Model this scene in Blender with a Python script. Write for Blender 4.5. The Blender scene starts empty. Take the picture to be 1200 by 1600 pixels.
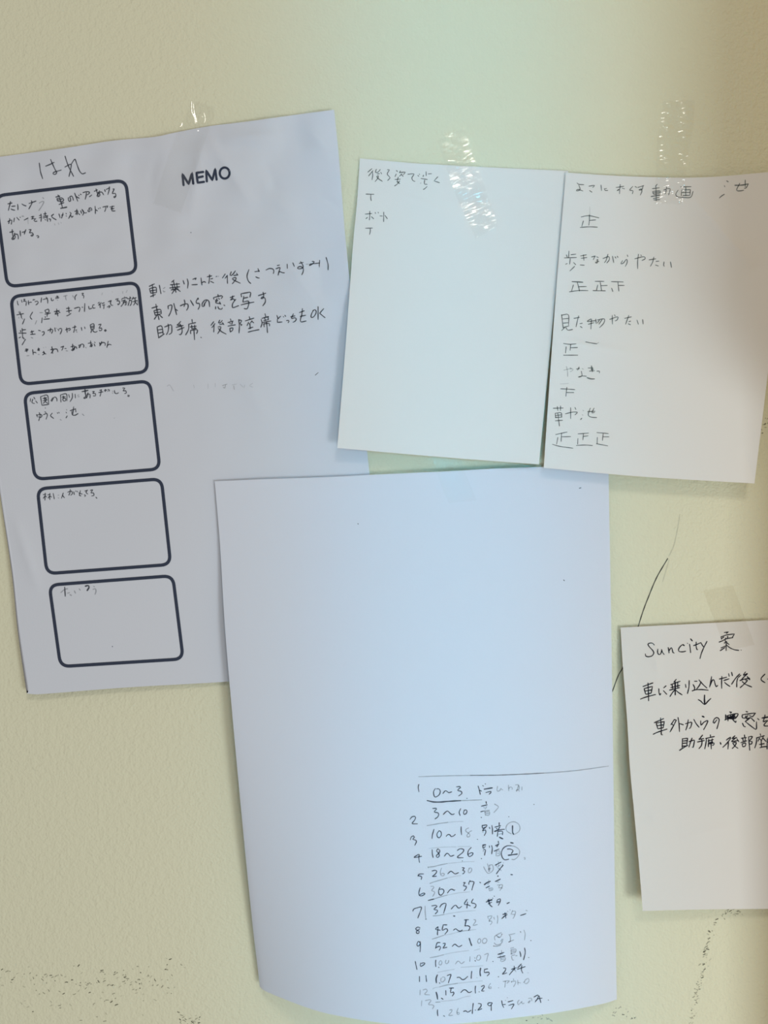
import bpy, math, random
import numpy as np
from mathutils import Vector

# ------------------------------------------------------------------ camera, light, exposure
sc = bpy.context.scene
COL = sc.collection
D = 0.46                      # distance from the wall
S = 0.355e-3                  # metres on the wall per photograph pixel
ZC = 1.45                     # height of the picture centre

cam = bpy.data.cameras.new('camera')
cam.sensor_fit = 'HORIZONTAL'
cam.sensor_width = 36.0
cam.lens = 36.0 * D / (1200 * S)
cam.clip_start = 0.01
cam_o = bpy.data.objects.new('camera', cam)
cam_o.location = (0, -D, ZC)
cam_o.rotation_euler = (math.pi / 2, 0, 0)
COL.objects.link(cam_o)
sc.camera = cam_o

vs = sc.view_settings
sc.display_settings.display_device = 'sRGB'
vs.view_transform = 'Standard'
vs.look = 'None'
vs.gamma = 1.0
vs.use_curve_mapping = False
vs.exposure = 0.0

w = bpy.data.worlds.new('room_light')
sc.world = w
w.use_nodes = True
bg = w.node_tree.nodes['Background']
bg.inputs['Color'].default_value = (1.0, 0.96, 0.90, 1)
bg.inputs['Strength'].default_value = 0.40


def area(name, loc, target, size, size_y, power, col, spread=180):
    l = bpy.data.lights.new(name, 'AREA')
    l.shape = 'RECTANGLE'
    l.size = size
    l.size_y = size_y
    l.energy = power
    l.color = col
    l.spread = math.radians(spread)
    o = bpy.data.objects.new(name, l)
    o.location = loc
    d = Vector(target) - Vector(loc)
    o.rotation_euler = d.to_track_quat('-Z', 'Y').to_euler()
    COL.objects.link(o)
    return o


# a small ceiling lamp above, a lamp to the right, and an added cyan strip behind the viewer, tinting the middle band
area('ceiling_lamp', (0.30, -1.3, 2.62), (0, 0, 1.45), 0.25, 0.25, 4.7, (1.0, 0.95, 0.86))
area('side_window', (0.66, -0.85, 0.98), (0, 0, 1.40), 0.28, 0.35, 5.0, (0.86, 0.96, 1.0))
area('cool_band_fill', (0.04, -1.3, 1.45), (0.04, 0, 1.45), 0.12, 2.2, 0.34, (0.06, 0.64, 1.0), 11)


# ------------------------------------------------------------------ materials
def mat(name, col, rough=0.8, spec=0.2):
    m = bpy.data.materials.new(name)
    m.use_nodes = True
    b = m.node_tree.nodes['Principled BSDF']
    b.inputs['Base Color'].default_value = (*col, 1)
    b.inputs['Roughness'].default_value = rough
    b.inputs['Specular IOR Level'].default_value = spec
    return m, b


def noise_bump(m, b, layers, dist=0.001, strength=1.0):
    nt = m.node_tree
    tc = nt.nodes.new('ShaderNodeTexCoord')
    prev = None
    for scale, amp, detail in layers:
        n = nt.nodes.new('ShaderNodeTexNoise')
        n.inputs['Scale'].default_value = scale
        n.inputs['Detail'].default_value = detail
        nt.links.new(tc.outputs['Object'], n.inputs['Vector'])
        bp = nt.nodes.new('ShaderNodeBump')
        bp.inputs['Strength'].default_value = strength
        bp.inputs['Distance'].default_value = amp
        nt.links.new(n.outputs['Fac'], bp.inputs['Height'])
        if prev:
            nt.links.new(prev.outputs['Normal'], bp.inputs['Normal'])
        prev = bp
    nt.links.new(prev.outputs['Normal'], b.inputs['Normal'])


M_wall, b = mat('cream_painted_plaster', (0.74, 0.715, 0.53), 0.75, 0.25)
noise_bump(M_wall, b, [(300, 0.00048, 1.0), (750, 0.00036, 1.0)])


def paper(name, col):
    m, b = mat(name, col, 0.9, 0.1)
    noise_bump(m, b, [(1400, 0.00004, 2.0)])
    return m


M_memo = paper('printer_paper', (0.65, 0.67, 0.735))
M_small = paper('note_paper', (0.775, 0.755, 0.73))
M_big = paper('bright_white_paper', (0.68, 0.70, 0.775))
M_right = paper('plain_paper', (0.735, 0.705, 0.67))
M_print, _ = mat('printed_navy_ink', (0.036, 0.046, 0.078), 0.6)


def ink(name, col, alpha):
    m, b = mat(name, col, 0.7, 0.1)
    b.inputs['Alpha'].default_value = alpha
    return m


INK = {
    'pencil': [ink('pencil', (0.035, 0.042, 0.058), a) for a in (0.78, 0.31, 0.16)],
    'fine': [ink('fine_pencil', (0.07, 0.10, 0.105), a) for a in (0.68, 0.30, 0.15)],
    'pen': [ink('black_pen', (0.010, 0.010, 0.018), a) for a in (0.95, 0.5, 0.25)],
    'ball': [ink('blue_black_pen', (0.035, 0.055, 0.10), a) for a in (0.78, 0.34, 0.15)],
    'scuff': [ink('grey_scuff', (0.13, 0.125, 0.09), a) for a in (0.70, 0.36, 0.18)],
    'scratch': [ink('dark_scratch', (0.05, 0.055, 0.05), a) for a in (0.80, 0.28, 0.15)],
}

def film(name, gloss, rough, tint):
    m = bpy.data.materials.new(name)
    m.use_nodes = True
    nt = m.node_tree
    nt.nodes.clear()
    out = nt.nodes.new('ShaderNodeOutputMaterial')
    tr = nt.nodes.new('ShaderNodeBsdfTransparent')
    tr.inputs['Color'].default_value = (*tint, 1)
    gl = nt.nodes.new('ShaderNodeBsdfGlossy')
    gl.inputs['Roughness'].default_value = rough
    mx = nt.nodes.new('ShaderNodeMixShader')
    mx.inputs['Fac'].default_value = gloss
    nt.links.new(tr.outputs['BSDF'], mx.inputs[1])
    nt.links.new(gl.outputs['BSDF'], mx.inputs[2])
    nt.links.new(mx.outputs['Shader'], out.inputs['Surface'])
    return m


M_tape = film('glossy_clear_tape', 0.065, 0.12, (1.0, 1.0, 0.995))
M_matte_tape = film('matte_clear_tape', 0.018, 0.25, (0.985, 0.98, 0.975))
M_old_tape = film('greyish_clear_tape', 0.02, 0.25, (0.962, 0.952, 0.935))


# ------------------------------------------------------------------ helpers
def world(px, py, h):
    """the point h metres in front of the wall that is seen at a photograph pixel"""
    k = S * (D - h) / D
    return np.stack([(px - 600.0) * k, -h + 0 * px, ZC + (800.0 - py) * k], -1)


def link(name, me, m, parent=None, smooth=True):
    if not isinstance(m, (list, tuple)):
        m = [m]
    for x in m:
        me.materials.append(x)
    o = bpy.data.objects.new(name, me)
    COL.objects.link(o)
    if parent is not None:
        o.parent = parent
    return o


def tag(o, label, cat, group=None):
    o['label'] = label
    o['category'] = cat
    if group:
        o['group'] = group
    return o


def box(name, lo, hi, m):
    (x0, y0, z0), (x1, y1, z1) = lo, hi
    v = [(x, y, z) for x in (x0, x1) for y in (y0, y1) for z in (z0, z1)]
    f = [(0, 1, 3, 2), (4, 6, 7, 5), (0, 4, 5, 1), (2, 3, 7, 6), (0, 2, 6, 4), (1, 5, 7, 3)]
    me = bpy.data.meshes.new(name)
    me.from_pydata(v, [], f)
    o = link(name, me, m)
    o['kind'] = 'structure'
    return o


def curve_pts(txt):
    a = np.array([float(t) for t in txt.split()]).reshape(-1, 2)
    d = np.concatenate([[0], np.cumsum(np.hypot(*np.diff(a, axis=0).T))])
    return d / d[-1], a


def catmull(p, step):
    """smooth curve through the points, sampled about every step pixels"""
    if len(p) < 2:
        return p
    q = np.vstack([2 * p[0] - p[1], p, 2 * p[-1] - p[-2]])
    res = [p[0]]
    for i in range(1, len(q) - 2):
        p0, p1, p2, p3 = q[i - 1], q[i], q[i + 1], q[i + 2]
        n = max(1, int(math.ceil(np.hypot(*(p2 - p1)) / step)))
        for k in range(1, n + 1):
            t = k / n
            res.append(0.5 * ((2 * p1) + (p2 - p0) * t + (2 * p0 - 5 * p1 + 4 * p2 - p3) * t * t
                              + (3 * p1 - p0 - 3 * p2 + p3) * t ** 3))
    return np.array(res)


def straight(p, step):
    res = [p[0]]
    for a, b in zip(p[:-1], p[1:]):
        n = max(1, int(math.ceil(np.hypot(*(b - a)) / step)))
        for k in range(1, n + 1):
            res.append(a + (b - a) * k / n)
    return np.array(res)


class Sheet:
    """a sheet of paper with its own four edges, its own lift off the wall and real thickness"""

    def __init__(self, name, top, right, bottom, left, lift, m, nu=110, nv=140, thick=0.00012):
        self.e = [self.smooth(curve_pts(t)) for t in (top, right, bottom, left)]
        self.lift = lift
        U, V = np.meshgrid(np.linspace(0, 1, nu + 1), np.linspace(0, 1, nv + 1))
        P = self.pix(U.ravel(), V.ravel())
        h = lift(U.ravel(), V.ravel(), P[:, 0], P[:, 1])
        F = world(P[:, 0], P[:, 1], h)
        B = world(P[:, 0], P[:, 1], h - thick)
        W = nu + 1
        N = len(F)
        idx = lambda i, j: j * W + i
        faces = []
        for j in range(nv):
            for i in range(nu):
                a, b_, c, d = idx(i, j), idx(i + 1, j), idx(i + 1, j + 1), idx(i, j + 1)
                faces.append((a, d, c, b_))
        nf = len(faces)
        for j in range(nv):
            for i in range(nu):
                a, b_, c, d = idx(i, j), idx(i + 1, j), idx(i + 1, j + 1), idx(i, j + 1)
                faces.append((N + a, N + b_, N + c, N + d))
        ring = [idx(i, 0) for i in range(nu)] + [idx(nu, j) for j in range(nv)] \
            + [idx(i, nv) for i in range(nu, 0, -1)] + [idx(0, j) for j in range(nv, 0, -1)]
        verts = [tuple(p) for p in F] + [tuple(p) for p in B]
        base = len(verts)
        verts += [tuple(F[k]) for k in ring] + [tuple(B[k]) for k in ring]
        R = len(ring)
        for k in range(R):
            k2 = (k + 1) % R
            faces.append((base + k, base + k2, base + R + k2, base + R + k))
        # the sheet's origin is its upper edge, where the tape holds it
        org = F[nu // 2]
        self.org = org
        me = bpy.data.meshes.new(name)
        me.from_pydata([tuple(np.array(v) - org) for v in verts], [], faces)
        me.polygons.foreach_set('use_smooth', [True] * (2 * nf) + [False] * R)
        me.update()
        self.o = link(name, me, m)
        self.o.location = org

    @staticmethod
    def smooth(ta):
        t, a = ta
        if len(a) <= 2:
            return t, a
        s = catmull(a, 6)
        d = np.concatenate([[0], np.cumsum(np.hypot(*np.diff(s, axis=0).T))])
        return d / d[-1], s

    def ev(self, k, t):
        d, a = self.e[k]
        return np.stack([np.interp(t, d, a[:, 0]), np.interp(t, d, a[:, 1])], -1)

    def pix(self, u, v):
        uc, vc = np.clip(u, 0, 1), np.clip(v, 0, 1)
        T, R, B, L = self.ev(0, uc), self.ev(1, vc), self.ev(2, uc), self.ev(3, vc)
        c00, c10, c01, c11 = self.e[0][1][0], self.e[0][1][-1], self.e[2][1][0], self.e[2][1][-1]
        u_, v_ = u[:, None], v[:, None]
        return (1 - v_) * T + v_ * B + (1 - u_) * L + u_ * R - (
            (1 - u_) * (1 - v_) * c00 + u_ * (1 - v_) * c10 + (1 - u_) * v_ * c01 + u_ * v_ * c11)

    def inv(self, px, py):
        tgt = np.stack([px, py], -1)
        u = np.full(len(px), 0.5)
        v = np.full(len(px), 0.5)
        for _ in range(25):
            p = self.pix(u, v)
            e = 1e-3
            du = (self.pix(u + e, v) - self.pix(u - e, v)) / (2 * e)
            dv = (self.pix(u, v + e) - self.pix(u, v - e)) / (2 * e)
            r = tgt - p
            det = du[:, 0] * dv[:, 1] - du[:, 1] * dv[:, 0]
            u = np.clip(u + (r[:, 0] * dv[:, 1] - r[:, 1] * dv[:, 0]) / det, -0.6, 1.6)
            v = np.clip(v + (du[:, 0] * r[:, 1] - du[:, 1] * r[:, 0]) / det, -0.6, 1.6)
        return u, v

    def height(self, px, py):
        u, v = self.inv(px, py)
        h = self.lift(np.clip(u, 0, 1), np.clip(v, 0, 1), px, py)
        inside = (u >= -0.002) & (u <= 1.002) & (v >= -0.002) & (v <= 1.002)
        return h, inside


def strokes_mesh(name, owner, strokes, width, mats, height, parent, seed=0, taper=True, wob=0.0, org=(0, 0, 0)):
    """strokes: list of (weight index, pixel polyline, smooth?); every stroke a thin ribbon of ink lying on the sheet"""
    rng = random.Random(seed)
    allp, meta = [], []
    for wt, p, sm in strokes:
        p = np.asarray(p, float)
        c = catmull(p, 2.5) if (sm and len(p) > 2) else straight(p, 2.5)
        if len(c) < 2:
            continue
        tan = np.gradient(c, axis=0)
        n = np.hypot(tan[:, 0], tan[:, 1])[:, None]
        tan = tan / np.maximum(n, 1e-6)
        nor = np.stack([-tan[:, 1], tan[:, 0]], -1)
        hw = np.full(len(c), width / 2)
        if wt == 3:
            hw *= 1.35
        if taper:
            s = np.linspace(0, 1, len(c))
            hw = hw * (0.78 + 0.22 * np.minimum(1, np.minimum(s, 1 - s) * 6 + 0.2))
            hw = hw * (1 + 0.14 * np.sin(np.arange(len(c)) * 0.9 + rng.random() * 6))
        c0, c1 = c[0] - tan[0] * hw[0] * 0.7, c[-1] + tan[-1] * hw[-1] * 0.7
        A = c + nor * hw[:, None]
        B = c - nor * hw[:, None]
        A[0] += tan[0] * 0
        pts = np.vstack([[c0], np.stack([A, B], 1).reshape(-1, 2), [c1]])
        meta.append((wt, len(c), sum(len(x) for x in allp)))
        allp.append(pts)
    P = np.vstack(allp)
    h = height(P[:, 0], P[:, 1])
    W = world(P[:, 0], P[:, 1], h) - np.asarray(org)
    faces, mi = [], []
    for wt, n, base in meta:
        k = {0: 0, 1: 1, 2: 2, 3: 0}[wt]
        faces.append((base, base + 2, base + 1)); mi.append(k)
        for i in range(n - 1):
            a = base + 1 + 2 * i
            faces.append((a, a + 1, a + 3, a + 2)); mi.append(k)
        a = base + 1 + 2 * (n - 1)
        faces.append((a, a + 1, a + 2)); mi.append(k)
    me = bpy.data.meshes.new(name)
    me.from_pydata([tuple(x) for x in W], [], faces)
    used = sorted(set(mi))
    me.polygons.foreach_set('material_index', [used.index(k) for k in mi])
    me.update()
    return link(name, me, [mats[k] for k in used], parent)


def parse(txt, ox, oy, sx):
    """'x y x y; ...' in crop units; a leading f / g means faint / very faint, d heavier, p unsmoothed"""
    res = []
    for s in txt.split(';'):
        s = s.strip()
        if not s:
            continue
        wt, sm = 0, True
        while s[0] in 'fgdp':
            if s[0] == 'p':
                sm = False
            else:
                wt = {'f': 1, 'g': 2, 'd': 3}[s[0]]
            s = s[1:].strip()
        a = np.array([float(t) for t in s.split()]).reshape(-1, 2)
        a = a / sx + np.array([ox, oy])
        res.append((wt, a, sm))
    return res


INK_LIFT = 0.00016


def write(sheet, name, parts, width, kind, label=None, seed=0):
    """one written line on a sheet; parts = [(ox, oy, scale, strokes), ...]"""
    st = []
    for ox, oy, s, txt in parts:
        st += parse(txt, ox, oy, s)
    o = strokes_mesh(name, sheet, st, width * 0.9, INK[kind], lambda x, y: sheet.height(x, y)[0] + INK_LIFT,
                     sheet.o, seed, org=sheet.org)
    if label:
        o['label'] = label
    return o


def fold(px, py, x0, y0, x1, y1, amp, wd):
    """a soft crease along a segment"""
    dx, dy = x1 - x0, y1 - y0
    L = math.hypot(dx, dy)
    t = ((px - x0) * dx + (py - y0) * dy) / (L * L)
    d = ((px - x0) * dy - (py - y0) * dx) / L
    e = np.clip(1 - (np.abs(t - 0.5) * 2) ** 2, 0, 1)
    return amp * np.exp(-np.abs(d) / wd) * e


def waves(px, py, seed, amp, wl, n=7):
    r = random.Random(seed)
    h = 0 * px
    for _ in range(n):
        a = r.random() * 2 * math.pi
        k = 2 * math.pi / (wl * (0.7 + 0.8 * r.random()))
        h = h + np.sin(px * k * math.cos(a) + py * k * math.sin(a) + r.random() * 7)
    return amp * h / n


# ------------------------------------------------------------------ the wall
wall = box('wall_back', (-1.6, 0.0, 0.0), (1.6, 0.12, 2.7), M_wall)
M_shade_post, _ = mat('ochre_bounce', (0.80, 0.52, 0.10), 0.6)  # ochre chosen to bounce warm light on to the right edge
box('shade_post_1', (0.242, -0.071, 0.0), (0.34, 0.02, 1.475), M_shade_post)  # added out of view to shade the right side of the wall
box('shade_post_2', (0.242, -0.135, 1.475), (0.34, 0.02, 2.7), M_shade_post)  # deeper upper block, also added, for a darker upper right

# ------------------------------------------------------------------ the sheets
def lift_memo(u, v, x, y):
    h = 0.0017 + 0.0030 * (1 - u) ** 1.5 * v ** 2
    h = h + waves(x, y, 3, 0.0010, 210)
    near = np.clip(1 - v * 1.5, 0, 1)
    h = h + near * (waves(x, y, 5, 0.0019, 95) + waves(x, y, 6, 0.0009, 48))
    h = h + 3.6 * sum(fold(x, y, *f) for f in (
        (318, 205, 296, 350, 0.0006, 12), (318, 205, 400, 330, 0.0007, 14), (345, 222, 440, 208, 0.0009, 16), (250, 230, 222, 330, -0.0004, 10),
        (412, 250, 432, 300, -0.0006, 10), (410, 262, 420, 320, 0.0005, 12), (470, 185, 522, 250, 0.0006, 14), (490, 300, 545, 335, -0.0005, 8),
        (420, 300, 470, 350, 0.0004, 10), (205, 240, 212, 310, -0.0004, 10), (20, 800, 62, 930, 0.0004, 10),
        (440, 400, 520, 510, 0.0004, 12), (495, 400, 505, 470, -0.0004, 9), (380, 590, 420, 660, 0.0003, 12)))
    return np.maximum(h, 0.0004)


memo = Sheet('memo_sheet',
             '-60 254 0 245 100 231.5 175 220 240 214 272 207.5 325 197.5 385 190 450 181 486 176 522 171.5',
             '522 171.5 530 250 537 340 542.5 400 557 540 577.5 741 598 910 613 1048',
             '46 1080 54 1085 200 1074 357 1065 613 1048',
             '-60 254 -38 480 -12 680 0 765 20 890 31 985 46 1080', lift_memo, M_memo)
tag(memo.o, 'creased white printer sheet with a bold heading and a column of five round-cornered boxes', 'paper sheet')


def lift_note(u, v, x, y):
    h = 0.0012 + (0.0085 - 0.0025 * u) * v ** 1.15
    h = h + waves(x, y, 12, 0.00025, 150)
    return h + fold(x, y, 630, 305, 735, 345, 0.0011, 14) + fold(x, y, 700, 290, 860, 320, -0.0007, 20)


note = Sheet('note_sheet',
             '562.4 247.4 640 254.4 700 258 742 260.4 888 267', '888 267 866 480 842 725.5',
             '527 700 700 715 842 725.5', '562.4 247.4 558 314 551 390 540 540 527 700', lift_note, M_small)
tag(note.o, 'small mostly blank sheet with short pencil lines, directly beside the tally marks sheet', 'paper sheet')


def lift_tally(u, v, x, y):
    h = 0.0024 + 0.0070 * v ** 1.1 + 0.0060 * u ** 3 * (1 - v) ** 1.5
    h = h + waves(x, y, 22, 0.00025, 150)
    h = h + fold(x, y, 858, 528, 1010, 555, 0.0010, 12)
    return h + fold(x, y, 1075, 300, 1180, 420, 0.0016, 20) + fold(x, y, 1160, 700, 1182, 760, -0.0006, 8)


tally = Sheet('note_sheet',
              '884 270.5 887.6 270 970 275 1050 277.5 1100 277 1140 274.5 1200 269 1237 266', '1237 266 1200 581 1178.8 755.5',
              '849.5 731 1000 744.5 1178.8 755.5', '884 270.5 867 480 849.5 731', lift_tally, M_small)
tag(tally.o, 'small pencil-written sheet with rows of tally marks under a wrinkled tape strip', 'paper sheet')


def lift_large(u, v, x, y):
    h = 0.0036 + 0.0045 * (1 - u) ** 3 * np.sin(np.pi * v) ** 1.5 + 0.031 * v ** 1.35 * (4 * u * (1 - u)) ** 0.9
    h = h + waves(x, y, 33, 0.00020, 260) * np.clip(v * 3, 0, 1)
    return h + fold(x, y, 440, 1050, 480, 1110, 0.0003, 10)


large = Sheet('long_sheet',
              '335.5 752 420 748.5 500 746 577.5 742 700 736.3 780 732 951 726', '951 726 951.4 766.7 956 1036 961 1400 963.8 1561.5',
              '406 1541.5 417.5 1550 480 1574.5 530 1587.5 610 1599.5 690 1600.5 754 1596 810 1589.5 870 1582 940 1568.8 963.8 1561.5',
              '335.5 752 344 855 353 1000 372.5 1220 392.5 1425 406 1541.5', lift_large, M_big)
tag(large.o, 'large bowed white sheet with a numbered list of thirteen timings near its bottom', 'paper sheet')


def lift_right(u, v, x, y):
    h = 0.0020 + 0.0030 * (1 - u) ** 2 * np.clip(v * 2, 0, 1) + 0.0055 * v
    h = h + waves(x, y, 44, 0.0003, 150)
    h = h + fold(x, y, 1020, 1010, 1030, 1060, 0.0009, 9)
    return h + fold(x, y, 984, 1268, 1020, 1280, -0.0010, 7) + fold(x, y, 1060, 1310, 1150, 1290, 0.0007, 16)


right = Sheet('letter_sheet',
              '969.6 980.6 1100 974 1200 968.6 1262 965.5', '1262 965.5 1266 1200 1270 1418',
              '1004.4 1423.4 1100 1421 1200 1420 1270 1418',
              '969.6 980.6 973 1038 980 1126 984 1196 990.5 1265 991 1272 997 1335 1002.4 1400 1004.4 1423.4', lift_right, M_right)
tag(right.o, 'white sheet with black pen lines and a small downward arrow, beside the long bowed sheet', 'paper sheet')

# ------------------------------------------------------------------ printed marks on the boxed sheet
def round_box(c, r=15):
    c = np.array(c, float)
    res = []
    for i in range(4):
        p, a, b_ = c[i], c[i - 1], c[(i + 1) % 4]
        ua, ub = (a - p) / np.hypot(*(a - p)), (b_ - p) / np.hypot(*(b_ - p))
        for t in np.linspace(0, 1, 9):
            res.append((1 - t) ** 2 * (p + ua * r) + 2 * t * (1 - t) * p + t * t * (p + ub * r))
    res.append(res[0])
    return np.array(res)


def printed(sheet, name, polys, width):
    return strokes_mesh(name, sheet, [(0, p, False) for p in polys], width, [M_print] * 3,
                        lambda x, y: sheet.height(x, y)[0] + INK_LIFT, sheet.o, taper=False, org=sheet.org)


for c in ([(-7, 306), (196.5, 281.5), (213.5, 426), (11.5, 448)],
          [(16.8, 463.5), (215.6, 441.2), (231.2, 581), (33, 600.5)],
          [(38, 615), (234.2, 595.2), (249.8, 732.8), (54.5, 749)],
          [(58.4, 763.8), (252.2, 748.2), (266.6, 882), (73.2, 896.4)],
          [(77, 914.2), (270, 899.6), (286.2, 1029.6), (94.6, 1041.6)]):
    printed(memo, 'printed_box', [round_box(c)], 5.0)
ell = [(101 * 8, 0)]
th = np.linspace(0, 2 * math.pi, 33)
O = np.stack([250 + (808 + 61 * np.cos(th)) / 8, 150 + (963 + 69 * np.sin(th)) / 8], -1)
mm = [a for _, a, _ in parse('295 1118 280 975 358 1100 400 962 416 1100; 545 948 455 960 472 1084 555 1072; 462 1022 540 1004; '
                             '586 1072 577 930 654 1052 690 910 708 1050', 250, 150, 8)]
printed(memo, 'printed_heading', mm + [O], 3.5)

# ------------------------------------------------------------------ handwriting: boxed sheet
P, HW = 'pencil', 'handwriting'
write(memo, HW, [(0, 230, 5.217, '320 128 330 200 348 258; 370 155 412 138 442 122; 412 98 425 130 448 180 462 208 448 222 432 215 440 204 465 196 500 186;'
      '530 72 545 120 565 170 600 238; 528 162 560 145 580 140 575 185 562 240; 580 140 600 108 612 98 622 125 638 170 652 200 672 217 698 208')], 1.7, P, seed=1)
write(memo, HW, [(0, 280, 10, '120 385 190 370; 165 345 150 410 130 490; 180 425 240 418; 170 465 200 478 235 485;'
      '275 390 280 430 280 480; 340 385 370 405 410 418; 450 380 510 360 565 340; 490 335 500 370 475 420 450 465;'
      'f 665 285 685 305; f 610 375 650 350 685 350 670 390 640 440 605 490;'
      'd 870 280 935 262; 905 245 930 280; 890 300 900 340 930 345; 890 305 960 290 995 320 975 350 930 350; 900 325 970 315; 930 290 960 380 975 440; 920 395 1000 365; d 945 455 1000 445 1045 435'),
      (80, 280, 10, '270 285 268 320 285 348 302 340 300 300 288 280; 288 278 318 262 338 290 346 330; 365 215 390 280 415 345; 385 268 440 298; 425 248 440 258; 452 232 470 240;'
      '495 210 545 195 595 200 590 225 560 245; 550 205 545 260 530 315; 595 275 635 245; 670 190 725 165; 700 150 715 200 735 262; 755 180 735 225 715 255 720 270 745 270 760 245 750 215 730 205; 755 205 790 200 820 245;'
      '835 160 845 195; 860 160 915 130; 910 115 905 170 885 240; 960 155 985 150 970 185 955 225 1000 220 1010 260 990 290 975 275 1000 265')], 1.7, P, seed=2)
write(memo, HW, [(0, 280, 10, '120 665 160 640 185 640 180 680 175 705; 150 610 150 640 135 695; 225 605 215 670; 260 595 300 640; 310 590 322 600; f 340 575 352 585; f 355 570 372 585; 375 640 440 605; g 435 620 440 700;'
      '485 590 535 580; 510 575 510 610 490 625 530 610 545 625; 560 615 530 640 545 658 580 655; 610 570 645 560; 640 540 645 600 640 660; 610 605 650 590; 680 545 725 535; 705 510 708 570; 670 580 750 570; 670 605 745 590; 735 575 740 640 745 660; 700 625 715 640;'
      '760 620 790 625 785 660; 800 570 840 545; 840 545 805 580 820 600 880 635; 920 540 930 570 940 605; 960 562 990 555; 985 525 975 570 960 610; 1030 530 1038 545; 1030 570 1040 580;'
      '1090 515 1110 530 1085 590 1070 615; 1082 595 1105 570 1120 580 1118 598 1145 575; g 850 690 860 720; g 910 680 920 710; g 950 670 960 690'),
      (80, 280, 10, '365 505 410 490 415 520 400 555; 400 465 395 520 380 550; 425 535 447 555; 460 490 475 535; 490 480 510 520 490 565; 480 470 515 525 555 522;'
      '585 470 575 500 600 505 608 475 588 458; 588 455 615 445 635 470 630 492; 685 420 690 480 690 540; 690 475 725 495; 735 455 745 465; 760 445 770 455; 805 435 850 425 885 418 870 445; 850 430 850 470 835 505;'
      '915 435 985 420; 955 415 950 445 930 465 970 455; 985 455 945 475 950 495 1000 495')], 1.6, P, seed=3)
write(memo, HW, [(0, 280, 10, '150 830 215 815; 190 785 195 850 210 935; 230 840 215 890 185 925 190 940 220 935 240 900 225 870; 235 860 270 860 285 895 285 935;'
      '315 805 320 890; 345 830 400 815; 405 785 390 820 380 860; 450 790 485 785 470 815 460 840 500 835 520 865 500 890 480 880 505 865; 570 885 590 880 605 895 600 912 585 910')], 1.7, P, seed=4)
write(memo, HW, [(20, 450, 10, '70 200 75 240 88 268; 135 185 145 225; 165 180 190 172 175 200 165 210 205 205 210 240 205 275; 245 195 242 225 250 262; 248 235 272 222 295 222;'
      '310 190 345 180; f 320 170 330 185; 345 215 385 205 395 235 360 265; 450 150 440 225; 470 180 545 160; 520 140 545 190 545 240; 600 155 605 195 620 200 640 180; 670 145 715 130; 690 120 710 160; 665 165 725 150; f 690 185 705 195;'
      'f 790 130 850 115; f 825 125 825 150 835 190; f 935 115 950 150; 1000 100 970 140 975 185; 1075 85 1105 80 1085 110 1110 120 1105 160')], 1.5, P, seed=5)
write(memo, HW, [(20, 450, 10, 'f 90 365 95 395; 120 375 110 400; 60 420 170 400; f 105 360 110 395; 110 395 130 425 135 470; f 95 455 95 475; f 140 470 160 490; 185 480 170 520 150 565;'
      '310 375 270 450 300 490; f 375 505 350 565; f 420 385 470 385; 500 350 515 380; 500 350 555 330 565 350 560 380 510 385; 540 385 535 450; 500 410 590 390; f 530 420 570 400; 505 445 510 465; 460 465 450 545; 480 490 575 480;'
      '645 370 730 350; 685 325 690 370 705 440; 690 360 660 405; 690 350 740 385; 660 410 720 395; 835 320 890 315; 870 290 875 350 880 395; 835 365 920 350; 840 435 870 425 910 395;'
      '960 320 1030 300 1050 320 1035 370; 1080 300 1095 300; 1125 240 1120 370'),
      (110, 450, 10, '285 285 292 330; 298 330 335 315; 345 270 375 260; 345 280 355 315 390 310; 430 240 455 220; 440 270 475 230; 465 245 465 310; 490 245 530 230; 500 270 540 260; 525 265 520 325; f 480 220 490 240;'
      '575 300 610 275 620 285 600 310; 590 215 640 195; 640 195 625 230 640 270 665 270; 705 180 750 165 725 205 760 200 770 235 745 265 735 250 755 250;'
      '800 185 810 165 880 150 895 170; f 845 130 850 155; 800 205 860 185; 850 190 820 235; 860 200 870 260 850 265; 790 290 850 215; f 870 200 890 240; f 880 210 850 235;'
      '905 170 950 155; 930 135 940 165; 925 180 915 230 900 275; 925 195 955 195 950 250 930 275; 985 140 965 180; 975 165 1030 150; 970 215 1050 195; 1010 165 1010 230 985 270; 1010 215 1050 265; f 1050 205 1055 265;'
      'g 815 50 820 90; g 890 30 870 70; g 650 55 660 65; g 500 75 490 110')], 1.6, P, seed=6)
write(memo, HW, [(20, 450, 10, '145 630 150 700; 150 655 205 650; 90 705 210 705; 120 660 125 690; 150 705 155 785; 95 780 125 765; 165 775 180 800; 200 800 175 840 145 890; 275 690 330 675; 295 665 305 720; 275 725 355 720; f 285 770 315 785;'
      '400 660 435 670; 455 690 485 680 490 715 460 745; 545 665 600 645 625 660 605 710; 590 625 590 660 580 690; 655 620 665 680; f 670 625 685 632; 705 640 720 670; 725 640 755 630 765 660 740 720; 820 655 890 630 895 655 870 665; 840 620 850 695;'
      '930 620 990 605; 970 585 965 640 950 695; 980 660 1000 655; f 985 680 1010 690; 1070 615 1080 665; 1120 605 1130 635'),
      (110, 450, 10, '310 575 320 640; 310 575 365 560 370 640; 320 600 365 595; 320 620 365 615; 320 645 370 640; 335 650 320 700; 350 650 360 680 395 690 420 675; 440 575 480 565 455 610 445 630 485 625 490 655 460 670 450 655; d 532 660 550 650 560 665 545 675 534 664')], 1.6, P, seed=7)
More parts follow.
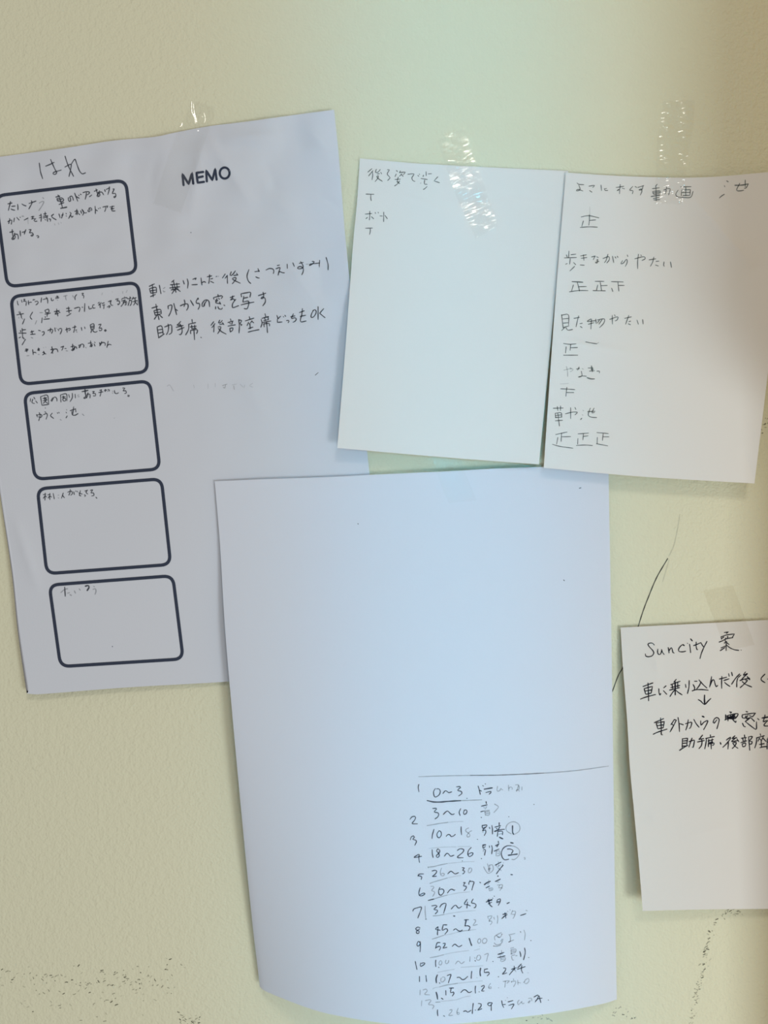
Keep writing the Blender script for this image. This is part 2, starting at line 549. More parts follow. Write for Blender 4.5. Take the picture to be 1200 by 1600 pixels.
write(memo, HW, [(20, 450, 10, '190 985 240 970; 210 945 220 1000; 195 960 240 955; f 215 1060 255 1055; 310 960 320 1045; 325 1010 345 1002 365 1015; 385 960 420 950; 400 935 410 985; 385 975 420 970; f 395 1035 415 1040; 465 1010 490 1000 500 1020 465 1045; 480 985 490 1022 520 1030; g 475 930 485 935; g 510 920 520 930;'
      '610 915 625 1025; 590 965 640 955 600 1020; 640 955 690 955 705 1000; 750 925 800 910; 790 905 780 945 765 975; 810 945 835 945; f 830 980 860 985; 905 920 960 905; 935 875 935 930 945 975; 970 910 950 950 915 970 930 980 960 960 965 930; 960 930 990 920 1000 950;'
      '1030 890 1045 935; 1065 880 1050 920 1030 935; 1040 895 1085 875 1110 895 1105 930; f 1135 925 1150 940'),
      (110, 450, 10, '275 865 330 855; 315 825 320 880 335 920; 345 870 315 895 305 915 330 915 345 890; 370 870 385 910; 375 845 390 855; 455 850 465 895; 490 835 475 880 455 905; 460 870 520 850 545 870 540 900; 590 830 570 930; 575 900 605 880 640 890')], 1.6, P, seed=8)
s3 = 1200 / 170
write(memo, HW, [(40, 600, s3, '55 160 50 195; 90 145 105 170; 80 165 70 205 100 215; 110 185 130 210; 165 140 180 235; 165 140 240 125 255 225; 180 235 255 225; 190 160 235 150; 210 140 215 200; 190 185 240 175; 205 165 230 165 225 185 205 180; 195 215 215 195 245 215;'
      '300 150 280 185 290 190 310 150 330 145 345 165 345 190; 385 120 390 200; 385 120 450 110 455 185; 400 145 440 140; 415 130 420 160; 410 160 440 158 440 185 415 185 410 160; 475 115 485 150; 515 100 515 150 490 195; 545 110 550 155; f 570 125 590 120; f 575 140 595 140;'
      'd 620 85 690 70; d 655 60 660 110 675 155; 690 95 670 130 640 155 650 160 680 140 690 115; 685 110 710 115 710 155; 735 85 760 80 740 105 770 105 770 130 745 130; 815 70 840 65; 805 95 855 85; 835 60 830 100 820 135; 870 75 880 60 895 70; 885 70 875 85; 905 60 925 65 920 80; f 910 70 900 85;'
      'f 955 75 965 85; f 955 95 965 105; 980 70 985 100 1010 105 1025 95; 1070 45 1095 45 1075 75 1105 75 1110 100 1090 105; 1125 125 1145 125 1140 138 1125 135')], 1.5, P, seed=9)
write(memo, HW, [(40, 600, s3, '215 262 220 268; 120 335 130 365; 120 345 165 335 180 350 165 370 140 360; 150 315 160 350 145 405; 210 305 225 315; 195 340 230 325 240 345 225 390; 295 320 275 350 310 380; 350 315 355 325; 365 310 372 322; f 380 390 395 400;'
      'f 450 280 455 290; 445 310 452 320; 460 350 445 375; 490 295 550 275; 530 250 520 340; 550 270 555 310; 510 300 515 340 545 345 580 325; f 625 330 645 350; g 975 380 985 370')], 1.5, P, seed=10)
write(memo, HW, [(50, 750, 5.217, '90 120 115 115; 108 105 105 165; 105 130 92 150; 108 128 120 140; 128 122 150 115; 145 108 145 160; 143 130 132 148; 148 130 160 140; 172 108 182 155; f 210 125 220 122; f 212 145 220 148; 255 105 240 150; 248 125 265 145;'
      '290 100 320 90 330 110 315 125; 312 75 310 100 300 125; 340 95 345 120; 355 88 360 95; 368 90 372 98; 395 85 385 125; 380 105 410 115; 385 125 400 130; 425 120 437 125 430 135; 430 90 455 82; 450 85 440 100 455 115; 475 85 495 80 480 105 500 105 505 125 485 130; 520 140 530 150')], 1.5, P, seed=11)
write(memo, HW, [(60, 890, 5, 'f 175 180 205 155 230 150; 205 135 210 210; f 225 185 245 180; f 245 195 260 203; f 280 165 290 185; f 318 150 328 162; d 365 130 390 125 395 140 380 165; f 430 130 440 135; f 425 155 445 150 450 170 442 195')], 1.8, P, seed=12)
write(memo, HW, [(225, 400, 10, '80 475 165 435; 130 440 145 640; 85 510 105 580; 85 510 185 490 195 570; 100 545 190 530; 105 580 195 570; 100 635 180 600; 240 455 265 590; f 300 510 330 490; f 300 540 310 560 330 555;'
      '470 375 430 410; 410 450 555 435; 460 390 500 570; 400 500 560 480; 440 445 455 520; 510 420 520 505; 420 530 540 515; 490 510 435 590; 490 500 570 555; 610 380 630 440; 675 355 690 420 680 505; 760 365 815 345 800 370; 745 450 835 445;'
      '890 340 905 455; 900 420 940 400 965 415; 985 325 1060 310; 1025 290 1020 380 1010 430; 1040 360 1075 350; 1040 395 1090 420; 1125 325 1140 315; f 1155 320 1170 315'),
      (325, 400, 10, '270 280 225 345; 305 300 265 350; 300 310 305 430; 365 245 345 300 380 295 430 230; 400 305 470 295; 445 265 465 300; 380 350 430 335 435 365 380 435; 380 360 430 390 505 425; 640 210 610 310 630 390 670 430;'
      '730 245 805 235; 780 195 800 245; 745 325 775 340 805 345; 905 220 960 195 1015 205 1030 240 1020 275'),
      (405, 390, 10, '280 250 320 240; 260 300 325 280 310 340 295 402; 305 350 330 345 360 360 395 362; 437 225 440 295; 525 205 550 265; 625 215 690 200; 645 185 680 240 685 280 640 300 600 295 615 270 655 265 690 300 685 350 665 395; f 730 230 770 225;'
      '825 185 860 190 825 230 785 250 800 225 850 220 945 210; 945 165 935 280; 1045 120 1075 230 1075 320')], 1.8, P, seed=13)
write(memo, HW, [(225, 400, 10, '120 815 215 785; 185 750 210 880 235 995; 155 855 175 925; 155 855 255 835 270 900; 165 885 260 875; 175 925 265 905; 210 915 160 990; 230 910 290 965;'
      '375 780 380 830; 375 780 430 765 435 810 415 880 385 940; 465 740 490 840 510 920; 495 830 525 855; 565 780 620 755 680 750 690 800 665 850; 630 685 640 740 625 790; 725 690 775 775; 845 655 815 710 825 740 860 740 870 780 845 835; 845 655 850 680;'
      '985 690 950 740 930 790 910 785 910 745 940 700 980 685 1015 710 1025 795; 950 740 945 780'),
      (325, 400, 10, '155 600 160 630; 85 655 95 680; 85 650 210 620 230 635 205 665; 145 665 115 705; 165 655 180 680; 155 690 120 730 195 745; 180 715 200 755; 120 790 118 830; 155 790 170 825 215 830 225 810; 245 765 265 775; 345 650 415 625; 385 620 380 660 350 690 400 670 415 700; 435 675 385 745 385 805 430 795 480 775;'
      '515 590 525 640; 515 590 600 575 665 570 655 645; 560 625 545 720; 555 660 625 645; 550 720 630 705 635 760 610 825 565 820; 515 765 610 740 720 720; 785 620 905 580; 860 565 870 620 860 660 830 665 850 640 890 660 895 720 855 780')], 1.9, P, seed=14)
write(memo, HW, [(225, 400, 10, '205 1110 230 1280; 205 1110 275 1095 300 1220; 220 1155 285 1145; 230 1205 295 1190; 225 1280 270 1250 320 1215; 320 1110 420 1075 435 1130 430 1200 390 1225; 375 1060 385 1110 375 1180 350 1230;'
      '575 1020 530 1070 515 1080 590 1085; 500 1115 615 1085; 520 1160 630 1115; 560 1060 590 1120 595 1190 570 1230 550 1225; 750 990 755 1040; 695 1065 810 1040; 700 1070 695 1150 650 1235; 720 1110 820 1095; 745 1080 750 1130; 790 1075 795 1130; 740 1140 820 1130; 725 1165 730 1215; 725 1165 825 1150 835 1180 820 1215; 780 1145 790 1310; 885 1270 900 1275'),
      (325, 400, 10, '90 1025 45 1085; 110 1055 60 1120; 95 1080 90 1190; 185 1000 165 1045 195 1040 225 1005; 180 1070 240 1060; 225 1040 250 1075; 155 1110 200 1105 185 1160 150 1215; 160 1130 210 1180 285 1220;'
      '350 980 360 1015; 310 1040 395 1015; 340 1045 350 1065; 385 1020 370 1070; 310 1095 430 1075; 340 1130 350 1190; 340 1130 390 1125 380 1165 350 1185; 480 990 490 1090 485 1205; 485 1000 525 1010 500 1060 530 1070 515 1090;'
      '645 945 655 985; 580 1015 720 970; 635 1030 610 1090; 640 1050 655 1070; 690 1010 660 1050; 685 1020 715 1045; 655 1060 660 1140; 630 1135 705 1110; 625 1190 700 1170 800 1150;'
      '890 900 905 960; 840 975 950 945; 830 990 845 1050 825 1115; 870 1010 935 995; 880 960 900 1010; 935 945 945 1000; 850 1040 985 1015; 870 1060 880 1110; 870 1060 955 1055 960 1095; 915 1030 930 1200'),
      (405, 390, 10, '275 1025 295 1080; p 335 1040 285 1090 285 1138 360 1130; 375 1045 385 1055; 400 1025 415 1045; 425 1110 460 1105 465 1125 450 1145; 490 1050 560 1035; 535 1000 505 1075 555 1065 580 1085 560 1120 525 1135; 625 985 705 955; 675 920 665 1020 645 1090 655 1130 735 1115; 640 1045 730 1025;'
      '850 945 820 1000 810 1055 845 1055 885 1000 890 960 865 940 835 960; 920 890 920 1095; p 1010 920 945 995 1030 1065')], 1.8, P, seed=15)
write(memo, HW, [(230, 560, 4, 'g 125 175 140 165 165 205; g 290 165 295 185; g 380 160 380 190; g 425 155 425 180; f 470 170 500 160; f 490 165 485 185 475 180; g 530 165 560 160; f 540 170 545 195; g 580 160 600 180; g 610 165 605 185; g 660 155 640 170 660 180')], 1.3, P, 'faint half-erased pencil words', seed=16)

# ------------------------------------------------------------------ handwriting: mostly blank note
F = 'fine'
s1 = 1200 / 130
write(note, HW, [(565, 255, s1, '150 78 90 130; 165 105 100 185; 155 120 160 175 150 240; 215 85 200 130 235 130 270 90; 225 155 260 150; 275 130 290 155; 215 195 240 180 235 215 195 265; 215 195 245 225 300 262; 370 95 400 95 370 150 385 180 410 210 375 250;'
      '500 105 520 120; 500 155 480 195; 560 110 545 140; 555 135 630 130 600 165; 580 155 545 190; 575 165 600 190; 480 235 560 230; 530 200 515 250 535 280; 550 255 520 295 475 330; 505 265 550 295; 665 160 755 155 725 210 740 250 770 262; 810 175 825 190; 830 155 838 165;'
      '930 120 932 180; 960 155 1010 150; 895 170 885 195; 855 220 950 235; 910 240 905 290 925 310; f 845 290 860 285; 930 300 945 308; 945 335 915 365 890 380; p 1100 195 1045 255 1125 282')], 1.5, F, seed=20)
write(note, HW, [(565, 255, s1, '62 445 120 447 178 448; 135 450 132 500 140 542')], 1.5, F, seed=21)
write(note, HW, [(565, 255, s1, '50 735 150 725; 118 690 118 760 112 820; 85 780 62 802; 140 770 175 802; 195 710 203 725; 238 705 243 720; 262 760 302 762; 320 705 318 845; 335 750 372 802')], 1.5, F, seed=22)
write(note, HW, [(565, 255, s1, '55 938 160 935; 125 940 125 980 115 1030')], 1.5, F, seed=23)

# ------------------------------------------------------------------ handwriting: tally note
write(tally, HW, [(870, 260, 5, '158 128 172 140 212 143; 172 145 182 178 168 190 152 190 165 180 205 192; 250 155 295 148 280 165; 255 188 275 202; 345 145 350 190; 370 175 390 172; 372 180 380 188 400 187; 462 165 525 155; 495 140 492 175 470 190 490 180 490 215; 510 170 530 175;'
      '595 155 570 185 595 190 590 215; 610 155 625 165; 632 165 680 150; 675 150 665 180 640 185 660 175 665 195 652 225'),
      (1010, 270, s3, '120 125 100 150; 65 175 145 165; 105 150 110 310; 70 205 80 235 145 225 150 200 70 205; 75 220 145 213; d 50 262 150 245; 75 285 140 270; 80 300 150 295; 190 190 260 175 245 245; 225 145 220 190 205 235; 375 155 495 152; 435 160 435 250; p 390 190 385 250 480 248 485 185 390 190; 395 218 480 215; 350 190 325 235 345 265 420 272 490 268 515 205;'
      '885 88 905 100; 860 140 865 155; 805 278 830 255 862 235; d 975 137 1050 135 1125 122; 1125 122 1100 165 1080 170; 1030 115 995 190 1040 198 1075 190; 1090 78 1090 155')], 1.45, F, seed=24)
write(tally, HW, [(870, 260, 5, '190 395 250 385 330 402; 255 375 255 420 250 460; 255 422 305 418; 208 425 195 470; 182 477 250 472 318 475; g 258 315 258 375')], 1.5, F, seed=25)
write(tally, HW, [(870, 260, 5, '95 660 92 715; 110 690 150 685; 75 690 82 712; 58 715 155 712; 105 720 100 765; 68 765 82 758; 130 750 148 768; 140 780 120 800 102 817; 185 700 232 690; 208 690 212 735; 190 718 235 712; 182 770 215 772; 270 708 300 700; 300 700 285 730; 310 705 325 712; 310 735 320 725 315 755 300 750 330 742;'
      '360 720 405 705 410 730 390 755; 400 685 385 735 372 752; 435 700 445 752; 455 705 462 718; 472 700 478 712; 515 735 500 760 520 755 545 725 550 750 535 782; 550 690 555 705; 608 722 680 705 690 722 665 735; 638 685 632 740 632 800; 655 690 662 700; 720 730 775 722; 758 708 750 745 732 780; 775 742 800 740; 770 770 795 778; 838 745 835 775 842 780; 888 745 897 790')], 1.5, F, seed=26)
write(tally, HW, [(870, 260, 5, 'd 118 900 205 905; 160 905 170 940 178 975; 170 940 232 938; 130 925 115 975; 98 980 170 970 245 970; 298 898 370 898; 340 905 345 940 350 970; 345 932 395 930; 320 925 310 968; 282 970 380 972; 425 900 520 903; 478 905 485 975; 480 930 528 930; 428 950 438 978')], 1.5, F, seed=27)
write(tally, HW, [(850, 480, 6, '165 70 180 195; 165 75 228 72 230 170; 175 110 228 105; 180 150 228 145; 182 190 235 175; 195 190 165 220; 205 190 225 215 270 208; 280 105 335 95; 325 80 310 140 300 185; 335 155 360 150; 340 180 358 192; 440 110 405 135 485 125; 445 110 440 205; 415 160 470 145; 485 110 490 155; 500 120 565 110 560 150 520 192; 520 120 500 150; 545 115 515 160;'
      '615 115 690 90 685 120 665 128; 640 75 642 160; 660 70 668 85; 755 105 820 90; 795 75 780 120 765 160; 795 135 815 130; 790 155 812 165; 872 120 885 160; 925 115 930 158')], 1.5, F, seed=28)
write(tally, HW, [(850, 480, 6, '182 340 240 348 302 343; 250 350 245 405; 250 380 315 378; 208 370 202 430; 182 450 240 450 318 450; 390 325 440 335 495 343; f 495 343 515 330')], 1.5, F, seed=29)
write(tally, HW, [(850, 480, 6, 'f 185 590 260 575 270 590 245 605; f 210 555 220 600 222 650; f 245 565 255 580; 302 580 335 575; 330 560 315 590; f 355 575 372 582; 350 600 355 645 320 655 360 645 398 648; 412 570 460 570; d 445 550 455 605; 425 600 475 595; 440 585 465 582; d 402 660 440 672 475 672; 495 600 520 600 518 618')], 1.5, F, seed=30)
write(tally, HW, [(850, 480, 6, '155 765 220 768 290 773; 215 750 210 790 205 835; 210 800 280 800; g 150 720 230 715')], 1.5, F, seed=31)
write(tally, HW, [(850, 480, 6, '85 948 180 945; 125 930 130 970; 155 925 155 970; 105 995 110 1035; 105 995 160 990 165 1030; 110 1015 160 1010; 105 1035 170 1030; 130 995 135 1035; 105 1065 175 1060; 135 1040 145 1115; 200 1000 260 985 312 985 290 1010; 250 940 250 1045; 290 940 300 960;'
      'f 365 965 372 972; f 358 1005 365 1015; 355 1040 342 1055; 408 980 480 975; 435 945 425 970 415 1010 440 1030 495 1035; 470 945 450 990 475 985')], 1.5, F, seed=32)
write(tally, HW, [(850, 480, 6, '108 1195 150 1185 218 1170; 165 1180 160 1260; 165 1215 252 1213; 130 1220 118 1285; 78 1285 150 1305 272 1322; 318 1188 420 1180; 370 1185 365 1245; 370 1212 415 1205; 318 1230 315 1285; 302 1297 380 1292 455 1297; 495 1175 550 1180 605 1185; 555 1185 548 1250; 555 1215 610 1215; 500 1220 498 1282; 490 1280 545 1290 598 1300')], 1.4, F, seed=33)

# ------------------------------------------------------------------ handwriting: pen-written letter
N = 'pen'
s9 = 1200 / 110
write(right, HW, [(1000, 980, 10, '225 280 195 250 150 250 125 270 150 310 205 370 215 410 185 450 130 462 90 450 85 415; 280 340 275 390 290 425 320 420 340 370 340 345 350 390 380 428; 440 315 450 360 455 405; 452 370 490 320 505 350 515 395 535 405; d 695 290 670 272; 690 285 670 272 630 300 602 350 615 380 670 385 715 375; 740 250 745 255;'
      '775 265 785 330 792 400; d 790 180 818 215; 880 230 878 290 890 350 905 350; 835 290 900 265 955 240; 955 245 980 290 1000 310; 1048 220 1000 315 960 410 938 492'),
      (1090, 980, s9, 'p 455 92 528 80 490 105; 400 165 410 210; p 400 165 500 130 630 115 590 180; 410 195 450 165; 365 255 420 235 500 195 605 180; 480 180 470 225 490 255 540 298; 515 150 510 195; 500 240 455 275; 490 270 488 400; 480 320 400 355; 470 345 385 402; 490 300 550 350 630 385 705 395; 740 390 745 392')], 1.65, N, seed=40)
write(right, HW, [(1000, 1040, 10, '45 328 205 270; 125 270 132 400 135 552; 65 360 90 450; p 65 360 195 325 175 430; 80 400 180 380; 90 450 175 430; 5 525 100 490 245 452; 295 360 298 420 312 462 325 435; 370 350 410 315; 365 390 420 450; 570 212 530 260; 475 300 630 245; d 550 250 552 460; 480 345 625 310; 460 385 620 345; 500 290 515 370; 590 260 590 340; 545 380 510 420 468 485; 550 375 600 420 660 458;'
      '710 290 720 345; 770 232 765 340 742 440; 850 245 895 245; 830 295 855 345 850 390; 920 222 990 300 1048 352; 955 250 930 310 885 368; 815 398 860 380 960 375 1068 385'),
      (1090, 980, s9, '240 840 225 930 205 1025; 215 1000 250 910 280 900 300 970 320 1015 345 990; 370 885 500 852; 415 835 410 950 412 1045; 445 910 540 880; 460 940 500 975 555 1012; 530 790 540 840; 580 765 595 830; 720 795 650 870 580 975; 685 870 670 930 668 1022; 740 815 690 860; 820 760 780 820 855 790 790 850 740 905; 720 912 800 885 890 870; d 845 840 890 895; 810 900 850 905 790 975 725 1032; 760 925 820 975 925 1020; 1150 798 1085 870 1095 910 1150 945; 1190 885 1240 878')], 1.75, N, seed=41)
write(right, 'arrow', [(1000, 1040, 10, 'd 1010 458 1008 530 1012 605; 910 532 950 555 1010 608 1060 560 1110 512')], 1.8, N, 'small downward arrow', seed=42)
write(right, HW, [(1010, 1090, 10, '122 395 272 328; 222 315 232 450 235 580 255 582; 155 400 180 490; p 155 400 280 375 265 470; 170 440 270 425; 180 490 265 470; 105 575 180 540 325 492; 440 340 385 425; p 440 345 468 352 430 430 370 538; 400 415 425 435; 495 310 512 420 518 535; 510 405 580 425; 610 410 700 385 708 410 690 470 670 485; 655 345 640 440 615 510; 742 340 780 410 825 465;'
      'd 872 292 905 305; 850 360 855 430 900 385 960 360 940 420 895 502; 1105 345 1060 400 1045 390 1060 340 1100 312 1138 340 1125 410 1102 490'),
      (1090, 1090, s9, 'p 545 245 585 250 560 268; 480 290 478 385; 480 320 560 295 690 275 650 350 600 370; 490 345 620 305; 460 385 540 350 650 330; 505 370 600 330 640 310; 520 300 520 400; 560 290 570 370; 500 330 620 345; 580 350 650 425 655 395; 520 350 640 290; 530 365 630 340; 600 300 560 360 620 350;'
      '825 238 858 245; 765 290 760 330 785 355; p 765 295 850 280 990 262 940 325; 830 310 800 360; 860 300 830 360 900 340; 880 305 940 330; 900 345 810 410; 905 340 965 400 970 410; 765 435 790 490 820 498; 810 405 890 470 985 540 1005 535 1005 410; 1020 355 1050 380; d 1095 350 1210 330; 1150 295 1140 350 1120 410 1180 390; 1200 390 1150 440 1135 480 1230 485')], 1.75, N, seed=43)
write(right, HW, [(1010, 1090, 10, '565 640 560 780; p 565 645 645 635 630 755; 570 680 640 672; 565 715 635 710; 565 760 630 755; 515 828 570 790 650 745; 665 690 745 665 750 690 730 780 715 775; 715 630 690 700 665 775; 880 585 835 640 820 650; 820 655 900 640; 795 695 910 670; 855 640 870 680 860 750 820 800; 1000 580 1005 625; 925 640 1065 608; 940 640 930 720 912 805; 960 680 1050 655; 975 650 975 700; 1030 640 1025 690; 965 710 1040 695; 970 715 970 770; 970 725 1060 710 1045 745 1030 745; 1010 690 1015 805; d 1155 700 1165 730'),
      (1090, 1090, s9, '565 675 510 710 490 730; 570 690 500 780 430 850; 525 740 525 800 518 880; 640 650 590 700 670 680; 650 690 580 750 700 730; 670 700 705 755; 610 770 660 765 640 820 590 870; 600 775 640 830 690 865; 800 635 805 680; 745 695 835 680; 770 700 780 740; 820 690 805 740; 735 770 840 735; 760 790 770 840; 760 790 820 775 810 830 770 838; 870 670 880 780 890 900; 870 670 935 665 890 740 930 750 920 790 890 795;'
      '1070 615 1075 650; 1000 690 1140 650; 1010 690 1000 780 975 860; 1055 690 1030 745; 1060 700 1080 725; 1120 670 1085 740; 1115 690 1170 750; 1085 730 1090 850; 1050 800 1140 785; 1060 855 1120 840 1180 835; 1190 700 1185 880; 1195 690 1240 680; 1190 760 1240 755')], 1.75, N, seed=44)

# ------------------------------------------------------------------ handwriting: list on the long sheet
B = 'ball'
A, C_ = (635, 1210, 10), (730, 1210, 10)
A2, C2 = (635, 1300, 10), (730, 1300, 10)
A3, C3 = (635, 1380, 10), (740, 1390, 10)
A4, C4 = (635, 1470, 10), (740, 1480, 1200 / 130)
write(large, 'ruled_line', [(0, 0, 1, 'f 654 1213.6 710 1212 784 1211 850 1208 900 1204 951 1197; f 735 1211.5 784 1211 850 1208')], 1.5, B, seed=50)
write(large, HW, [A + ('195 155 185 200 195 272; 455 220 425 270 435 340 465 352 515 315 530 260 505 225 470 228; 570 300 600 262 625 258 660 285 710 272; 780 195 835 190 845 205 800 250 855 265 865 300 815 338; 943 372 950 376; d 322 408 420 430 530 432 650 422 850 410; f 850 410 1000 404 1180 397',),
      C_ + ('170 180 190 245 205 315; 185 245 225 262; 240 172 255 185; 278 145 288 152; d 262 232 395 210; 290 285 370 265 370 285 340 312; f 475 185 465 240 480 265 515 245 525 215 540 235 558 242; f 645 165 650 260; f 650 220 680 195 705 215 700 235; f 752 165 800 162 790 210 770 270 765 255 795 240 815 265; f 855 190 855 245; f 800 170 815 200 805 240',)], 1.7, B, seed=51)
write(large, HW, [A + ('408 532 465 530 470 545 435 585 490 600 505 625 490 665 445 697; 575 628 620 582 650 575 690 615 720 628 752 615; 850 532 825 590 840 645; 905 560 892 600 905 625 935 610 948 575 930 555 900 562; 55 705 85 665 130 655 145 675 125 720 90 768 175 772; f 322 800 420 785 530 765 650 750; g 650 750 780 738 890 735',),
      C_ + ('295 422 300 460; 220 497 315 475; f 260 510 268 530; f 305 500 280 545; 210 585 260 572; f 260 572 350 560; f 275 570 285 640; f 275 590 345 580 340 635 285 635; f 290 612 340 605; 215 670 225 675; f 425 462 440 470; f 440 470 488 505 460 550 415 598; 1040 468 1048 470; 645 660 655 662',)], 1.7, B, seed=52)
write(large, HW, [A2 + ('62 125 75 80 110 60 125 80 100 115 140 125 158 150 130 210; 432 -45 408 40 400 105; 510 -20 478 30 485 75 515 90 545 50 540 0 515 -20; 620 70 650 40 680 45 700 72 740 60 765 35; 855 -85 855 -20 862 45; f 975 -65 930 -40 930 -10 985 30 990 65 960 78 945 55 985 0 1020 -20; 1105 113 1115 117; g 350 258 500 242 640 235 780 233; g 800 230 1000 225',),
      C_ + ('235 795 240 840 290 825; 235 800 305 790 300 815 260 850 240 875; 240 880 285 870 290 910 265 958; f 250 860 245 910; 345 825 355 850; 385 795 395 860 395 935; 500 752 500 800; 430 825 525 800; 455 840 470 860; 510 820 480 870; d 425 892 500 865; 500 865 585 858; 480 890 470 970; 480 890 550 890 550 945; f 490 935 540 925; d 500 980 530 995 560 1008;'
      'f 690 930 625 890 605 840 630 780 690 745 750 745 805 780 825 840 805 895 745 935; d 708 800 708 870 712 915 730 938',)], 1.7, B, seed=53)
write(large, HW, [A2 + ('190 348 120 398 240 380; 200 350 195 410 205 478; 402 275 405 340 418 400; 490 265 470 300 500 325 515 370 490 398 465 375 515 320 520 285 490 262; 592 380 630 335 660 345 690 380 745 362; 795 290 840 262 895 275 880 320 795 395 890 402; 1015 240 970 290 960 350 985 385 1030 360 1040 330 1010 325 965 350; 872 448 876 455; 1168 413 1178 418; f 335 545 345 562; f 340 550 430 540 530 515 640 493; g 640 493 760 480 900 467 1060 462',),
      C2 + ('245 200 250 255 285 225; d 245 205 290 200; 260 275 285 280 270 365; f 255 270 250 310; 345 215 350 245; 380 210 392 260 382 345; 485 140 490 175; 440 215 500 185; f 455 215 470 235; 490 190 465 230; 420 300 500 265; f 455 300 450 375; f 455 300 510 300 510 360 460 375; f 470 335 500 330;'
      '650 425 590 435 550 400 535 330 560 260 620 218 690 215; f 690 215 760 235 815 285 815 340 780 400 730 432 695 425; 625 268 670 265 715 290 690 340; d 640 365 710 355 785 345; d 675 165 720 175; f 885 400 900 398 905 425 890 425',)], 1.7, B, seed=54)
write(large, HW, [A2 + ('180 690 200 660 270 655; 180 685 225 690 240 705 230 745; 400 610 450 598 475 615 450 660 405 695 470 690; f 550 560 530 620 540 675 575 685 595 660 570 645 540 660; 645 655 690 615 720 625 760 655 815 635; 870 558 905 560 880 600 910 610 905 635 878 655; f 985 570 965 610 980 640 1010 620 1022 580 1000 560 975 570; f 365 805 430 780 530 752 640 718; g 640 718 740 695 850 680',),
      C2 + ('f 255 540 280 590 320 645 350 640; f 315 495 335 560 335 620; f 350 520 350 620; f 340 520 395 515 405 590 360 640; f 330 580 370 570; f 485 460 490 490; 435 520 530 470; f 460 500 455 545; f 485 500 495 535; f 520 510 470 550; 550 510 560 520 510 580 455 655; f 480 560 535 605; f 560 480 570 485; d 680 665 710 668',)], 1.7, B, seed=55)
write(large, HW, [A3 + ('215 70 195 150 205 195 250 195 290 165 265 155 205 185; f 380 50 420 48 430 65 395 115 435 130 438 160 410 208; 525 65 505 110 510 170 540 188 580 150 585 110 555 90 515 100; 640 155 680 105 715 95 745 112 760 105; 340 270 430 248; f 340 270 430 248 530 215 640 185; g 640 185 740 165 850 147 990 135',),
      A2 + ('890 795 920 790 890 840 935 850 930 885 900 918; 975 820 985 775 1055 780 1040 840 1022 910; 990 755 1000 775; d 1145 785 1160 795',),
      C2 + ('f 330 750 340 760; d 265 825 320 785 365 770; f 310 790 320 815; f 345 780 325 820; 290 875 350 845; f 340 880 345 920; f 335 880 395 875 395 905 350 918; f 360 898 380 890; d 475 685 485 692; 435 775 480 755 520 735; f 450 770 500 785; f 470 830 550 825 540 870 510 915; f 510 830 490 860; f 490 870 550 875',)], 1.7, B, seed=56)
write(large, HW, [A3 + ('100 440 115 405 170 385 235 375 215 450 178 545; f 292 355 293 450 305 565; f 295 565 318 560; 395 355 460 345 480 360 430 410 485 420 485 445 450 480; 520 380 545 340 580 318 620 320 605 390 582 470; 700 405 745 355 775 345 805 385 835 385 865 360; 950 250 905 325 955 335 1000 355; 955 290 945 390; 1045 245 1015 305 1060 315 1090 340 1075 380 1055 385;'
      'f 415 512 500 505 590 488; g 590 488 700 468 900 440 1080 428; d 735 512 760 515',),
      C3 + ('d 195 195 245 175 290 155; 215 170 290 165; d 235 150 250 230 290 270; 225 225 285 195; 295 130 305 138; 318 100 328 106; 370 165 360 205 390 195; 370 160 415 145 415 185 385 250; 375 185 410 190; d 520 220 560 200',)], 1.7, B, seed=57)
write(large, HW, [A3 + ('215 700 180 685 145 710 165 735 200 750 190 785 160 780 160 750 210 715; 495 680 455 720 530 735; 495 680 485 800 490 810; 575 650 635 652; 575 655 560 735 620 710 645 740 600 800; 735 735 770 712 800 735 840 752 875 730; 905 575 975 570; d 935 575 915 670; 915 670 960 665 995 690 970 740; f 1050 570 1080 575 1075 610 1040 660 1110 645;'
      'f 400 875 480 850 580 815; g 580 815 690 795 800 765; f 800 765 900 745 1000 733; g 1000 733 1090 722',),
      C3 + ('f 220 420 230 460; f 225 420 285 410 270 450 240 470; f 235 490 280 495 285 520 260 550; f 250 470 245 500; f 315 430 325 465; f 370 405 378 460 370 530; 455 390 520 370; 460 430 525 390; 490 360 505 450; 440 455 490 410; f 525 335 540 345; f 565 315 575 320; f 610 325 585 390; f 605 340 655 340 640 410 615 455; f 600 385 640 390; 730 405 780 390 820 375; f 815 322 840 332',)], 1.7, B, seed=58)
write(large, HW, [A4 + ('215 30 185 10 165 60 180 85 210 60 222 40; 215 10 218 100 212 175; 530 28 480 35 455 120; 455 110 515 85 535 110 510 150; 570 45 605 38 595 80 570 115 635 100; 715 90 740 62 765 55 800 85 830 92 868 68; f 368 265 480 245 580 218; g 580 218 700 190 830 170 980 150; g 1060 150 1150 125',),
      A3 + ('d 982 860 1000 920 1020 975',),
      C3 + ('f 75 775 62 810 80 840 105 825 112 790 95 768 75 775; f 160 765 135 800 150 838 185 835 208 800 195 765 165 762; g 90 890 100 888; f 435 670 360 710 325 740 335 790; f 360 715 380 745 410 740; f 450 690 410 750 380 730; f 430 690 440 700; f 460 770 440 830 400 860 350 860 320 830; f 445 770 425 810; f 325 885 370 885 430 865; 310 880 320 884;'
      'f 550 700 575 740 570 810 545 820; f 565 705 650 685; f 545 820 630 785; 730 655 738 668; f 785 630 805 690 795 790; 890 795 900 797',)], 1.7, B, seed=59)
